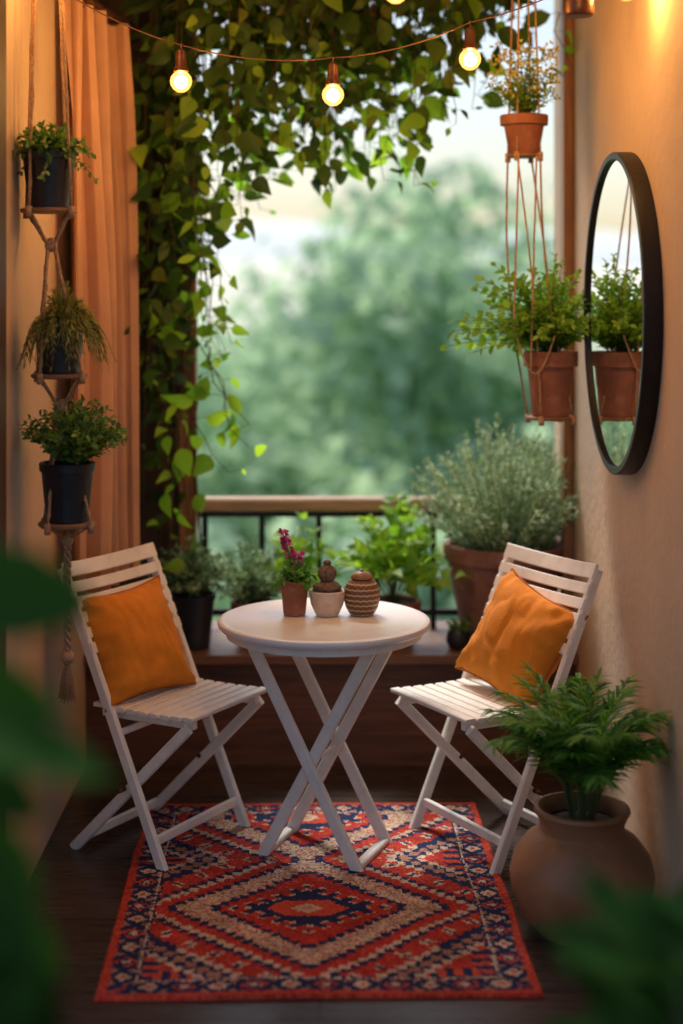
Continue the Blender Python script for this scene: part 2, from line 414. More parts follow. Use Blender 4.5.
rug = bpy.data.objects.new("rug", me); COL.objects.link(rug); rug.location = (-0.014, 4.425, 0.001); rug.rotation_euler = (0, 0, math.radians(1.0))
tag(rug, "red and navy woven rug with cream diamond medallions on dark floor", "rug")

# ------------------------------------------------------------ table
tb = empty("bistro_table", (0.012, 4.70, 0), "round white folding bistro table on crossed legs", "table", rot=math.radians(-22))
prof = [(0.0, .684), (0.300, .684), (0.314, .686), (0.320, .692), (0.322, .700), (0.320, .707), (0.312, .7105), (0.302, .710), (0.298, .708), (0.0, .708)]
m = M(); m.lathe(prof, 72); obj_from(m, "tabletop", MAT['white_top'], tb, auto=True)
m = M(); m.lathe([(0.288, .662), (0.296, .662), (0.296, .6835), (0.288, .6835)], 64); obj_from(m, "apron", MAT['white'], tb, auto=True)
def leg(p, q, w=0.022, h=0.036, par=None, up=(0, 1, 0), name="leg", mat='white'):
    mm = M(); mm.beam(p, q, w, h, up=up, r=.004); return obj_from(mm, name, MAT[mat], par, False)
for sy, off in ((-1, 0.0), (1, 0.0)):
    b = 0.125*sy
    leg((-0.20, b, 0.675), (0.16, b, 0.0), .036, .02, tb)
    leg((0.20, b-0.022*sy, 0.675), (-0.16, b-0.022*sy, 0.0), .036, .02, tb)
for xx, b in ((0.152, 0.114), (-0.152, 0.092)):
    leg((xx, -b, 0.017), (xx, b, 0.017), .03, .022, tb, up=(0, 0, 1), name="stretcher")
leg((-0.19, -.114, .655), (-0.19, .114, .655), .03, .02, tb, up=(0, 0, 1), name="stretcher")
leg((0.19, -.092, .655), (0.19, .092, .655), .03, .02, tb, up=(0, 0, 1), name="stretcher")
leg((0.0, -.137, .30), (0.0, .137, .30), .012, .012, tb, up=(0, 0, 1), name="pivot_rod")

# ------------------------------------------------------------ chairs
def chair(loc, rot, label):
    e = empty("folding_chair", loc, label, "chair", rot=rot, group="white slatted folding chairs at the bistro table")
    top = Vector((-0.385, 0, 0.855))
    for s in (-1, 1):
        leg((top.x, s*0.216, top.z), (0.0, s*0.216, 0.0), .020, .034, e, up=(1, 0, 0))
        leg((0.07, s*0.191, 0.425), (-0.36, s*0.191, 0.0), .020, .032, e, up=(1, 0, 0))
        mm = M(); mm.tube([(-0.156, s*.177, .217), (-0.156, s*.230, .217)], .007, 10); obj_from(mm, "pivot_bolt", MAT['socket'], e)
    mm = M(); d = (Vector((0, 0, 0))-top).normalized()
    nn = Vector((-d.z, 0, d.x)); nn = nn if nn.x > 0 else -nn
    for i, (t, w) in enumerate(((0.010, .046), (.066, .034), (.114, .034), (.162, .034), (.210, .034), (.258, .034))):
        c = top+d*t
        K = 8
        def bow(y): return c+nn*(0.014-0.028*(1-(y/0.225)**2))+Vector((0, y, 0))
        for k in range(K):
            y0 = -0.225+0.450*k/K; y1 = -0.225+0.450*(k+1)/K
            mm.beam(bow(y0), bow(y1), w, 0.011, up=nn, r=.002)
    obj_from(mm, "backrest", MAT['white'], e, False)
    mm = M()
    for s in (-1, 1): mm.beam((-0.26, s*.165, .428), (0.075, s*.165, .432), .022, .028)
    for i in range(9):
        xx = -0.255+i*0.0415
        zz = 0.449+0.006*((i-4)/4)**2
        mm.beam((xx, -0.206, zz), (xx, 0.206, zz), 0.033, 0.013, r=.003)
    obj_from(mm, "seat", MAT['white'], e, False)
    leg((-0.035, -.208, .085), (-0.035, .208, .085), .03, .014, e, up=(1, 0, 0), name="stretcher")
    leg((-0.325, -.18, .04), (-0.325, .18, .04), .03, .014, e, up=(1, 0, 0), name="stretcher")
    leg((-0.165, -.208, .385), (-0.165, .208, .385), .02, .014, e, up=(1, 0, 0), name="stretcher")
    return e
cl = chair((-0.345, 4.72, 0), math.radians(-31), "white slatted folding chair by the curtain, with a cushion")
cr_ = chair((0.402, 4.71, 0), math.radians(209.5), "white slatted folding chair beside the mirror wall")

# ------------------------------------------------------------ pillows
def pillow(loc, chair_rot, roll, label, seed, size=0.345, lean=26):
    e = empty("cushion", loc, label, "cushion", group="mustard cushions on the chairs")
    N = 52; h = size/2
    mm = M(); idx = {}
    for side in (1, -1):
        for j in range(N+1):
            for i in range(N+1):
                u = -1+2*i/N; v = -1+2*j/N
                edge = (i in (0, N)) or (j in (0, N))
                if side == -1 and edge: idx[(side, i, j)] = idx[(1, i, j)]; continue
                th = (0.094 if side == 1 else .07)*((1-u**2)*(1-v**2))**0.44
                pin = 1-0.13*((1-abs(u)**2)*abs(v)**3); pin2 = 1-0.13*((1-abs(v)**2)*abs(u)**3)
                wr = 0.014*noise.noise(Vector((u*1.8+seed, v*1.8, side*3)))
                n2 = noise.noise(Vector((u*3.0+seed, v*1.4+u*2, side*5)))
                wr += -0.007*(1-min(1, abs(n2)*4))*(1-u*u)*(1-v*v)
                au, av = abs(u), abs(v)
                cre = 0.009*math.sin(11*(au-av)+seed)*(au*av)**1.2+.004*math.sin(22*u+3*v)*av**4+.004*math.sin(22*v+3*u)*au**4
                z = side*(th+(wr+cre)*(1 if not edge else 0))+ (0.006*math.sin(7*u+seed) if edge else 0)
                idx[(side, i, j)] = len(mm.V); mm.V.append((u*h*pin2, v*h*pin, z))
    for side in (1, -1):
        for j in range(N):
            for i in range(N):
                q = (idx[(side, i, j)], idx[(side, i+1, j)], idx[(side, i+1, j+1)], idx[(side, i, j+1)])
                mm.F.append(q if side == 1 else q[::-1])
    obj_from(mm, "cover", MAT['pillow'], e)
    ring = [mm.V[idx[(1, i, 0)]] for i in range(N)]+[mm.V[idx[(1, N, j)]] for j in range(N)]+[mm.V[idx[(1, N-i, N)]] for i in range(N)]+[mm.V[idx[(1, 0, N-j)]] for j in range(N+1)]
    pm = M(); pm.tube(ring, 0.0042, 6); obj_from(pm, "piping", MAT['piping'], e)
    a = math.radians(lean)
    fw = Vector((math.cos(chair_rot), math.sin(chair_rot), 0))
    nz = (fw*math.cos(a)+Vector((0, 0, 1))*math.sin(a)).normalized()
    up = (Vector((0, 0, 1))*math.cos(a)-fw*math.sin(a)).normalized()
    xx = up.cross(nz)
    mt = Matrix((xx, up, nz)).transposed()
    mt = mt @ Matrix.Rotation(roll, 3, 'Z')
    e.rotation_euler = mt.to_euler()
def loc_on(c, rot, fx, sy, z):
    return (c[0]+math.cos(rot)*fx-math.sin(rot)*sy, c[1]+math.sin(rot)*fx+math.cos(rot)*sy, z)
r1 = math.radians(-31); r2 = math.radians(209.5)
pillow(loc_on((-0.345, 4.72), r1, -0.252, -0.04, 0.612), math.radians(-44), math.radians(3), "plump mustard orange cushion leaning on the white chair back", 1.3, .36)
pillow(loc_on((0.402, 4.71), r2, -0.238, 0.02, 0.612), math.radians(222), math.radians(-17), "mustard orange cushion with rust piping, tilted on its chair", 6.1, .36)

# ------------------------------------------------------------ plants
def stems(ms, ml, base, n, H, Rr, L, W, per, droop=0.0, shape='oval', r0=0.02, t0=0.15, up=0.5, power=1.3, thick=0.0018, sweep=(0, 0), rnd=0.35, curve=0.25, minh=0.55):
    base = Vector(base)
    for i in range(n):
        az = 2*PI*i*0.618+R.uniform(-.3, .3)
        u = math.sqrt((i+.5)/n)
        r = Rr*u*R.uniform(.75, 1.1)
        h = H*(1-0.5*u*u)*R.uniform(minh+.1, 1.0)
        b0 = base+Vector((math.cos(az)*r0*u, math.sin(az)*r0*u, 0))
        pts = []
        K = max(6, per)
        for k in range(K+1):
            t = k/K
            p = b0+Vector((math.cos(az)*(r*t**power)+sweep[0]*t*t, math.sin(az)*(r*t**power)+sweep[1]*t*t, h*t*(1.25-.25*t)-droop*u*t**2.2))
            p += Vector((noise.noise(p*9+Vector((i, 0, 0))), noise.noise(p*9+Vector((0, i, 0))), 0))*0.012*t
            pts.append(p)
        ms.tube(pts, thick, 4, thick*.5, cap=False)
        for k in range(K+1):
            t = k/K
            if t < t0: continue
            p = pts[k]; dirr = (pts[min(k+1, K)]-pts[max(0, k-1)]).normalized()
            for sgn in (0, 1):
                ang = k*2.4+sgn*PI+R.uniform(-.4, .4)
                a = dirr.cross(Vector((math.sin(i), math.cos(i), .3))).normalized(); b = dirr.cross(a)
                side = a*math.cos(ang)+b*math.sin(ang)
                d = (side*(1-up)+dirr*up+rv(rnd)*.6+Vector((0, 0, .1))).normalized()
                sz = R.uniform(.65, 1.15)*(1-.35*t)
                ml.leaf(p, d, Vector((0, -0.3, 1))+rv(.7), L*sz, W*sz, shape, curve)

def pot_profile(rt, rb, h, rim=0.02, rimr=0.006, th=0.008):
    return [(rb*0.5, 0.0), (rb-.003, 0.0), (rb, 0.003), (rb+(rt-rb)*(h-rim)/h, h-rim), (rt+rimr, h-rim+.001), (rt+rimr+.001, h-.002), (rt+rimr-.002, h), (rt-th+.004, h), (rt-th, h-.003), (rt-th-.002, h-.03)]
def potted(name, loc, label, cat, pr, mat, soilz, soilr, group=None, stemmat='stem', leafm='herb'):
    e = empty(name, loc, label, cat, group=group)
    m = M(); m.lathe(pr, 40); obj_from(m, "pot", MAT[mat], e, auto=True)
    m = M(); m.lathe([(0.0, soilz+.004), (soilr*.6, soilz+.003), (soilr, soilz)], 24); obj_from(m, "soil", MAT['soil'], e)
    ms, ml = M(), M()
    def fin():
        obj_from(ms, "stem", MAT[stemmat], e); obj_from(ml, "foliage", MAT[leafm], e)
    return e, ms, ml, fin

# -- macrame hanger near curtain
TI = [(-0.752, 4.3, 1.930), (-0.722, 4.3, 1.473), (-0.700, 4.3, 1.063)]
def hanger(name, tiers, radii, hook, label, bottom=None, knot=True):
    e = empty(name, (hook[0], hook[1], hook[2]), label, "plant hanger", group="jute rope plant hangers")
    H = Vector(hook)
    mr = M()
    for ti, (c, r) in enumerate(zip(tiers, radii)):
        c = Vector(c)
        mp = M(); mp.lathe([(0, -.012), (r-.004, -.012), (r, -.009), (r, -.002), (r-.003, 0), (0, 0)], 32, c-H)
        obj_from(mp, "tray", MAT['plate'], e, auto=True)
        for k in range(4):
            a = PI/4+0.25+k*PI/2
            edge = c+Vector((math.cos(a)*(r+.003), math.sin(a)*(r+.003), -.004))
            if ti == 0:
                st = H+Vector((math.cos(a), math.sin(a), 0))*.03
                pts = [st+(edge-st)*(j/14) for j in range(15)]
            else:
                pc = Vector(tiers[ti-1]); pr = radii[ti-1]
                st = pc+Vector((math.cos(a)*(pr+.003), math.sin(a)*(pr+.003), -.004))
                if knot:
                    kn = pc+(c-pc)*0.22+Vector((math.cos(a), math.sin(a), 0))*.012
                    pts = []
                    for j in range(7): pts.append(st+(kn-st)*(j/6))
                    for j in range(1, 13):
                        t = j/12; pts.append(kn+(edge-kn)*t)
                else:
                    pts = []
                    for j in range(13):
                        t = j/12; pts.append(st+(edge-st)*t+Vector((-.03*math.sin(PI*t)*(1 if k % 2 else -.4), 0, 0)))
            pts = [p-H for p in pts]
            mr.tube(pts, .0042 if knot else .0034, 6)
            if knot:
                mr.tube([p+Vector((math.cos(j*1.9)*.004, math.sin(j*1.9)*.004, 0)) for j, p in enumerate(pts)], .003, 5)
            mr.tube([edge-H+Vector((0, 0, .008)), edge-H+Vector((0, 0, -.022))], .009, 8)
        if ti > 0 and knot:
            kn = Vector(tiers[ti-1])+(c-Vector(tiers[ti-1]))*.22-H
            mr.lathe([(.004, -.02), (.016, -.012), (.018, 0), (.016, .012), (.004, .02)], 10, kn)
    if not knot:
        c = Vector(tiers[-1])-H; r = radii[-1]
        for (x0, z0, x1, z1, sag) in ((-.118, .86, -.135, .30, .0), (-.135, .30, .0, .27, .14), (-.06, .86, -.08, .13, .0)):
            pts = []
            for j in range(17):
                t = j/16; pts.append(c+Vector((x0+(x1-x0)*t, -r-.014, z0+(z1-z0)*t-sag*math.sin(PI*t))))
            mr.tube(pts, .0034, 6)
    if bottom:
        c = Vector(tiers[-1]); r = radii[-1]
        kn = c+Vector((0.0, 0, -.05))
        for k in range(4):
            a = PI/4+k*PI/2+.25
            edge = c+Vector((math.cos(a)*r, math.sin(a)*r, -.008))
            mr.tube([edge-H, kn-H], .0036, 6)
        tp = kn-H
        mr.lathe([(.004, -.022), (.015, -.012), (.018, 0), (.015, .012), (.004, .02)], 10, tp)
        L = kn.z-bottom
        for k in range(3):
            pts = []
            for j in range(50):
                t = j/49; a = t*30+k*2*PI/3
                pts.append(tp+Vector((math.cos(a)*.007, math.sin(a)*.007, -L*.72*t)))
            mr.tube(pts, .0050, 6)
        tk = tp+Vector((0, 0, -L*.72))
        mr.lathe([(.004, -.02), (.018, -.012), (.021, 0), (.017, .012), (.006, .02)], 10, tk)
        for k in range(26):
            a = k*2.4; rr = .018*math.sqrt((k+1)/26)
            mr.tube([tk, tk+Vector((math.cos(a)*rr*.8, math.sin(a)*rr*.8, -L*.1)), tk+Vector((math.cos(a)*rr*1.3, math.sin(a)*rr*1.3, -L*.28*R.uniform(.85, 1)))], .0018, 4)
    mr.lathe([(.004, -.01), (.034, 0), (.004, .012)], 10, (0, 0, 0))
    obj_from(mr, "rope", MAT['rope'], e)
    return e
hanger("rope_plant_hanger", TI, (0.078, 0.078, 0.080), (-0.757, 4.3, 2.985), "three tier jute rope hanger with round wooden trays", bottom=0.56)
e, ms, ml, fin = potted("potted_plant", TI[0], "small leafy plant in a square-shouldered black pot on the rope hanger", "potted plant", pot_profile(.072, .056, .155, .02, .002), 'blackpot', .145, .064, "potted plants on the rope hanger")
stems(ms, ml, (0, 0, .145), 44, .10, .11, .034, .021, 8, .03)
stems(ms, ml, (0.02, -.02, .145), 8, .05, .13, .026, .017, 9, .10); fin()
e, ms, ml, fin = potted("potted_plant", TI[1], "trailing wiry olive plant spilling over a black pot", "potted plant", pot_profile(.068, .055, .145, .02, .002), 'blackpot', .135, .06, "potted plants on the rope hanger", leafm='olive')
stems(ms, ml, (0.015, -.01, .130), 190, .15, .115, .034, .005, 11, .17, shape='narrow', thick=.0012, power=.8, up=.75); fin()
e, ms, ml, fin = potted("potted_plant", TI[2], "bushy bright green herb in a dark blue-black pot", "potted plant", pot_profile(.074, .058, .165, .024, .003), 'blackpot', .152, .066, "potted plants on the rope hanger", leafm='herb')
stems(ms, ml, (0.02, 0, .152), 85, .20, .15, .034, .021, 10, .01); fin()

# -- right hanger
T2 = [(0.677, 5.15, 2.155), (0.766, 5.15, 1.285)]
hanger("rope_plant_hanger", T2, (0.055, 0.078), (0.675, 5.15, 2.985), "long two tier jute rope hanger by the mirror", knot=False)
e, ms, ml, fin = potted("potted_plant", T2[0], "tiny terracotta pot of pale yellow blossom sprigs, hanging high", "potted plant", pot_profile(.072, .050, .128, .034, .007), 'terra', .115, .06, "terracotta pots on the rope hanger", leafm='bright')
stems(ms, ml, (0, 0, .115), 44, .25, .12, .028, .013, 10, .02, up=.4); fl_ = M()
for i in range(260):
    a = R.uniform(0, 2*PI); rr = .12*math.sqrt(R.random()); z = .19+R.random()*.17
    p = Vector((math.cos(a)*rr, math.sin(a)*rr, z))
    for k in range(3): fl_.leaf(p, rv(), rv(), .012, .010, 'tiny')
fin(); obj_from(fl_, "blossom", MAT['yflower'], e)
e, ms, ml, fin = potted("potted_plant", T2[1], "terracotta pot of arching light green foliage on a rope hanger", "potted plant", pot_profile(.082, .062, .215, .05, .007), 'terra', .20, .072, "terracotta pots on the rope hanger", leafm='bright')
stems(ms, ml, (0, 0, .20), 90, .35, .19, .040, .023, 12, .07)
stems(ms, ml, (-.03, 0, .20), 30, .32, .13, .050, .034, 10, .11, sweep=(-.17, 0))
fin()

# -- big shrub pot
e, ms, ml, fin = potted("potted_shrub", (0.685, 5.74, 0.406), "large weathered clay pot of silvery green shrub on the ledge", "potted shrub",
    [(.1, 0), (.150, 0), (.156, .01), (.195, .20), (.212, .295), (.226, .305), (.232, .335), (.226, .36), (.208, .362), (.200, .34), (.198, .30)], 'terra_big', .32, .199, leafm='grey')
stems(ms, ml, (0, 0, .32), 190, .54, .29, .038, .011, 26, .03, shape='narrow', r0=.13, up=.5, power=1.0, thick=.0018, t0=.08, minh=.6)
fin()

# -- ledge pots
e, ms, ml, fin = potted("potted_herb", (-0.462, 5.64, 0.406), "sage green herb in a plain black pot on the ledge", "potted herb", pot_profile(.080, .062, .195, .02, .003), 'blackpot', .18, .07, "small pots on the ledge", leafm='sage')
stems(ms, ml, (0, 0, .18), 80, .22, .16, .036, .019, 10, .03); fin()
e, ms, ml, fin = potted("potted_herb", (-0.245, 5.72, 0.406), "soft grey-green herb in a terracotta pot on the ledge", "potted herb", pot_profile(.078, .06, .15, .03, .006), 'terra', .135, .066, "small pots on the ledge", leafm='sage')
stems(ms, ml, (0, 0, .135), 85, .26, .18, .034, .015, 12, .03); fin()
e, ms, ml, fin = potted("potted_herb", (-0.085, 5.80, 0.406), "bright leafy shoots in a small terracotta pot on the ledge", "potted herb", pot_profile(.06, .045, .11, .025, .005), 'terra', .1, .05, "small pots on the ledge", leafm='bright')
stems(ms, ml, (0, 0, .10), 16, .40, .11, .08, .055, 6, .03, shape='heart', t0=.5); fin()
e, ms, ml, fin = potted("potted_herb", (0.27, 5.70, 0.406), "broad bright green leaves in a terracotta pot behind the table", "potted herb", pot_profile(.095, .07, .16, .035, .007), 'terra', .145, .08, "small pots on the ledge", leafm='bright')
stems(ms, ml, (0, 0, .145), 30, .40, .22, .095, .072, 6, .05, shape='heart', t0=.4, thick=.002); fin()
e, ms, ml, fin = potted("potted_herb", (0.50, 5.62, 0.406), "tiny round black pot with low foliage on the ledge", "potted herb", [(.02, 0), (.034, .004), (.045, .03), (.04, .06), (.032, .07), (.028, .068), (.027, .055)], 'blackpot', .058, .027, "small pots on the ledge", leafm='herb')
stems(ms, ml, (0, 0, .058), 12, .06, .04, .02, .012, 5, .0); fin()

# -- fern in the clay urn
e, ms, ml, fin = potted("potted_fern", (0.697, 4.13, 0), "arching green fern in a squat brown clay urn on the floor", "potted fern",
    [(.06, 0), (.115, 0), (.125, .006), (.165, .06), (.188, .115), (.192, .155), (.18, .205), (.15, .245), (.122, .262), (.112, .272), (.112, .29), (.122, .312), (.128, .322), (.126, .33), (.116, .332), (.108, .322), (.1, .30), (.1, .28)], 'clay', .29, .1, leafm='fern')
for i in range(36):
    az = 2*PI*i*.618+R.uniform(-.3, .3); u = R.uniform(.05, 1)
    Lf = R.uniform(.30, .45)*(1-.16*u); el0 = math.radians(91-16*u)
    p = Vector((math.cos(az)*.03, math.sin(az)*.03, .29)); pts = [p.copy()]
    K = 16
    for k in range(K):
        el = el0-(k/K)**1.7*math.radians(30+70*u)
        p = p+Vector((math.cos(az)*math.cos(el), math.sin(az)*math.cos(el), math.sin(el)))*Lf/K
        if p.x > .20: p.x = .20-R.uniform(0, .01)
        pts.append(p.copy())
    ms.tube(pts, .0026, 5, .0009, cap=False)
    for k in range(6, K+1):
        t = (k-6)/(K-6); dd = (pts[k]-pts[k-1]).normalized(); sd = dd.cross(Vector((0, 0, 1)))
        if sd.length < .1: sd = Vector((-math.sin(az), math.cos(az), 0))
        sd.normalize(); l = .080*math.sin(PI*(.25+.65*t))+.018
        for q in (0, .5):
            pp = pts[k]-dd*(Lf/K)*q
            for s in (-1, 1):
                ml.leaf(pp, sd*s*.62+dd*.85+Vector((0, 0, .0))+rv(.16), Vector((0, 0, 1))+rv(.35), l*R.uniform(.8, 1.2), .0115, 'blade', .45, .35)
    ml.leaf(pts[-1], dd, Vector((0, 0, 1)), .05, .010, 'blade')
fin()

# ------------------------------------------------------------ table objects
ty = 4.755; tz = 0.7095
e, ms, ml, fin = potted("potted_flower", (-0.078, ty, tz), "terracotta pot with a magenta flower spike on the table", "potted flower", pot_profile(.044, .034, .108, .028, .005), 'terra', .098, .036, leafm='fern')
stems(ms, ml, (0, 0, .098), 18, .065, .05, .044, .017, 5, .02, t0=.3, shape='blade')
fm = M()
for (sx, hh, lean, cnt) in ((-.008, .150, -.028, 110), (.006, .085, .008, 40)):
    def sp(t): return Vector((sx+lean*t*t, 0, .10+hh*t))
    ms.tube([sp(j/8) for j in range(9)], .0018, 5)
    for k in range(cnt):
        t = .42+.6*R.random(); a = R.uniform(0, 2*PI); rr = .020*(1.1-t)+.005
        sd = Vector((math.cos(a), math.sin(a), .5))
        fm.leaf(sp(t)+sd*rr*.5, sd, rv()+Vector((0, 0, 1)), .017, .013, 'oval')
obj_from(fm, "flower", MAT['flower'], e); fin()

e = empty("potted_cactus", (0.022, ty-.01, tz), "knobbly grey-brown cactus in a cream bowl on the table", "potted cactus")
m = M(); m.lathe([(.015, 0), (.032, 0), (.036, .004), (.050, .035), (.055, .062), (.055, .075), (.052, .078), (.047, .076), (.045, .06)], 40); obj_from(m, "bowl", MAT['cream_glaze'], e, auto=True)
m = M(); m.lathe([(.0, .068), (.046, .066)], 24); obj_from(m, "soil", MAT['soil'], e)
m = M()
def ball(mm, c, r, sz, ribs=12, am=.07):
    vs = []; A, B = 48, 14
    for j in range(B+1):
        ph = -PI/2+PI*j/B
        for k in range(A):
            t = 2*PI*k/A; rr = r*math.cos(ph)*(1+am*math.cos(ribs*t)*(.6+.4*math.cos(j*PI)))
            vs.append((c[0]+rr*math.cos(t), c[1]+rr*math.sin(t), c[2]+sz*math.sin(ph)))
    mm.add(vs, [(j*A+k, j*A+(k+1) % A, (j+1)*A+(k+1) % A, (j+1)*A+k) for j in range(B) for k in range(A)])
ball(m, (0, 0, .084), .042, .024, 14); ball(m, (0, 0, .128), .028, .028, 12); ball(m, (0, 0, .160), .012, .010, 8)
obj_from(m, "cactus", MAT['cactus'], e)

e = empty("lidded_jar", (0.128, ty, tz), "striped brown and cream earthenware jar with a lid on the table", "jar")
m = M(); m.lathe([(.02, 0), (.034, 0), (.038, .004), (.050, .025), (.057, .055), (.055, .08), (.044, .1), (.034, .108), (.030, .11)], 48); obj_from(m, "body", MAT['jar'], e, auto=True)
m = M(); m.lathe([(.03, .1105), (.034, .112), (.033, .118), (.024, .128), (.012, .132), (.006, .134), (.006, .138), (.0, .14)], 40); obj_from(m, "lid", MAT['clay'], e, auto=True)

# ------------------------------------------------------------ mirror
mc = (XR-.001, 4.63, 1.635)
e = empty("round_mirror", mc, "large round mirror in a deep black frame on the wall", "mirror")
Rm = 0.478
def ringx(prof, n=96):
    mm = M(); vs = []
    for r, d in prof:
        for k in range(n):
            t = 2*PI*k/n; vs.append((-d, r*math.cos(t), r*math.sin(t)))
    P = len(prof)
    fs = [(i*n+k, i*n+(k+1) % n, ((i+1) % P)*n+(k+1) % n, ((i+1) % P)*n+k) for i in range(P) for k in range(n)]
    mm.add(vs, fs); return mm
obj_from(ringx([(Rm-.03, 0.0), (Rm, 0.0), (Rm+.001, .004), (Rm+.001, .049), (Rm-.002, .052), (Rm-.019, .052), (Rm-.022, .049), (Rm-.022, .038), (Rm-.03, .038)]), "frame", MAT['iron'], e, auto=True)
mm = M(); n = 96; mm.add([(-.041, (Rm-.0225)*math.cos(2*PI*k/n), (Rm-.0225)*math.sin(2*PI*k/n)) for k in range(n)], [tuple(range(n))]); obj_from(mm, "mirror_glass", MAT['mirror'], e, False)

# ------------------------------------------------------------ curtain
cu = empty("curtain", (-0.74, 5.3, 0.72), "peach linen curtain hanging in deep loose folds from a rod", "curtain")
m = M(); NU, NV = 240, 50
A0 = Vector((-0.785, 4.86, 0)); A1 = Vector((-0.690, 5.48, 0)); dr = (A1-A0); pn = Vector((dr.y, -dr.x, 0)).normalized()
for j in range(NV+1):
    v = j/NV; z = 0.72+v*1.90
    for i in range(NU+1):
        u = i/NU
        us = u*(1-.10*v)
        ph = u*2*PI*4.5+3.6*noise.noise(Vector((u*2.2, v*1.5, 1)))
        amp = .056*(0.8+.9*noise.noise(Vector((u*4, v*1.3, 9))))*(1.08-.25*v)
        p = A0+dr*us+pn*((math.sin(ph)+.22*math.sin(2.7*ph+1))*amp)+dr.normalized()*math.cos(ph)*.035
        p += pn*.012*(1-v)
        if p.x < XL+.006: p.x = XL+.006+.004*math.sin(ph)
        m.V.append((p.x+.74, p.y-5.3, z-.72))
for j in range(NV):
    for i in range(NU):
        a = j*(NU+1)+i; m.F.append((a, a+1, a+NU+2, a+NU+1))
obj_from(m, "drape", MAT['curtain'], cu)
m = M(); m.tube([A0-dr*.08+Vector((.74, -5.3, 1.925)), A1+dr*.12+Vector((.74, -5.3, 1.925))], .011, 12); obj_from(m, "rod", MAT['dwood'], cu)
for k in range(7):
    p = A0+dr*(k+.5)/7; c = p+Vector((.74, -5.3, 1.915)); m = M()
    pts = [c+pn*math.cos(t*2*PI/12)*.021+Vector((0, 0, math.sin(t*2*PI/12)*.021)) for t in range(13)]
    m.tube(pts, .0025, 5); obj_from(m, "ring", MAT['socket'], cu)

# ------------------------------------------------------------ string lights
def strand(label, pts, bulbs, hang, base):
    e = empty("string_light", base, label, "string lights", group="warm festoon string lights")
    B = Vector(base); m = M()
    path = []
    for i in range(len(pts)-1):
        a, b = Vector(pts[i]), Vector(pts[i+1])
        for k in range(12):
            t = k/12; path.append(a+(b-a)*t+Vector((0, 0, -.05*(b-a).length*4*t*(1-t)))-B)
    path.append(Vector(pts[-1])-B)
    m.tube(path, .0022, 6); obj_from(m, "cable", MAT['cable'], e)
    for p in bulbs:
        p = Vector(p)-B
        s = M(); s.tube([p+Vector((0, 0, .0)), p+Vector((0, 0, -hang))], .0022, 6)
        s.lathe([(.006, 0), (.013, -.005), (.016, -.02), (.017, -.05), (.022, -.058), (.023, -.066), (.018, -.070)][::-1], 20, p+Vector((0, 0, -hang+.008)))
        obj_from(s, "socket", MAT['socket'], e, auto=True)
        s = M(); c = p+Vector((0, 0, -hang-.088))
        s.lathe([(0.0, -.033), (.012, -.031), (.023, -.023), (.031, -.010), (.033, .002), (.030, .014), (.022, .024), (.015, .029)], 24, c)
        g = obj_from(s, "bulb", MAT['bulb'], e)
        s = M(); s.lathe([(0.0, -.021), (.012, -.017), (.019, -.007), (.019, .005), (.010, .016), (0, .020)], 12)
        fo = obj_from(s, "filament", MAT['filament'], g, loc=c)
strand("sagging string of three lit warm bulbs across the balcony",
    [(-0.835, 4.6, 2.64), (-0.412, 4.6, 2.430), (0.0385, 4.6, 2.392), (0.4446, 4.6, 2.497), (0.915, 4.6, 2.70)],
    [(-0.412, 4.6, 2.436), (0.0385, 4.6, 2.396), (0.4446, 4.6, 2.502)], 0.026, (-0.835, 4.6, 2.64))
strand("upper string of lit warm bulbs just below the ceiling",
    [(-0.79, 4.2, 2.80), (-0.25, 4.2, 2.66), (0.205, 4.2, 2.62), (0.83, 4.2, 2.63), (0.918, 4.2, 2.68)],
    [(-0.66, 4.2, 2.75), (0.205, 4.2, 2.62), (0.83, 4.2, 2.628)], 0.02, (-0.79, 4.2, 2.80))
strand("extra unseen string of warm bulbs by the door frame, added for front light",
    [(-0.82, 3.78, 2.92), (-0.3, 3.62, 2.74), (0.3, 3.62, 2.74), (0.918, 3.7, 2.86)],
    [(-0.45, 3.68, 2.79), (0.62, 3.67, 2.79)], 0.02, (-0.82, 3.78, 2.92))  # out-of-view strand, added to warm and brighten the balcony from the front

e = empty("hanging_lantern", (0.70, 4.2, 2.60), "small dark copper lantern hanging beneath the string lights", "lantern")
m = M(); m.tube([(0, 0, .025), (0, 0, -.05)], .002, 6); m.lathe([(.035, -.155), (.042, -.150), (.043, -.14), (.040, -.085), (.036, -.075), (.02, -.06), (.006, -.05)], 24); obj_from(m, "lamp_shade", MAT['socket'], e, auto=True)

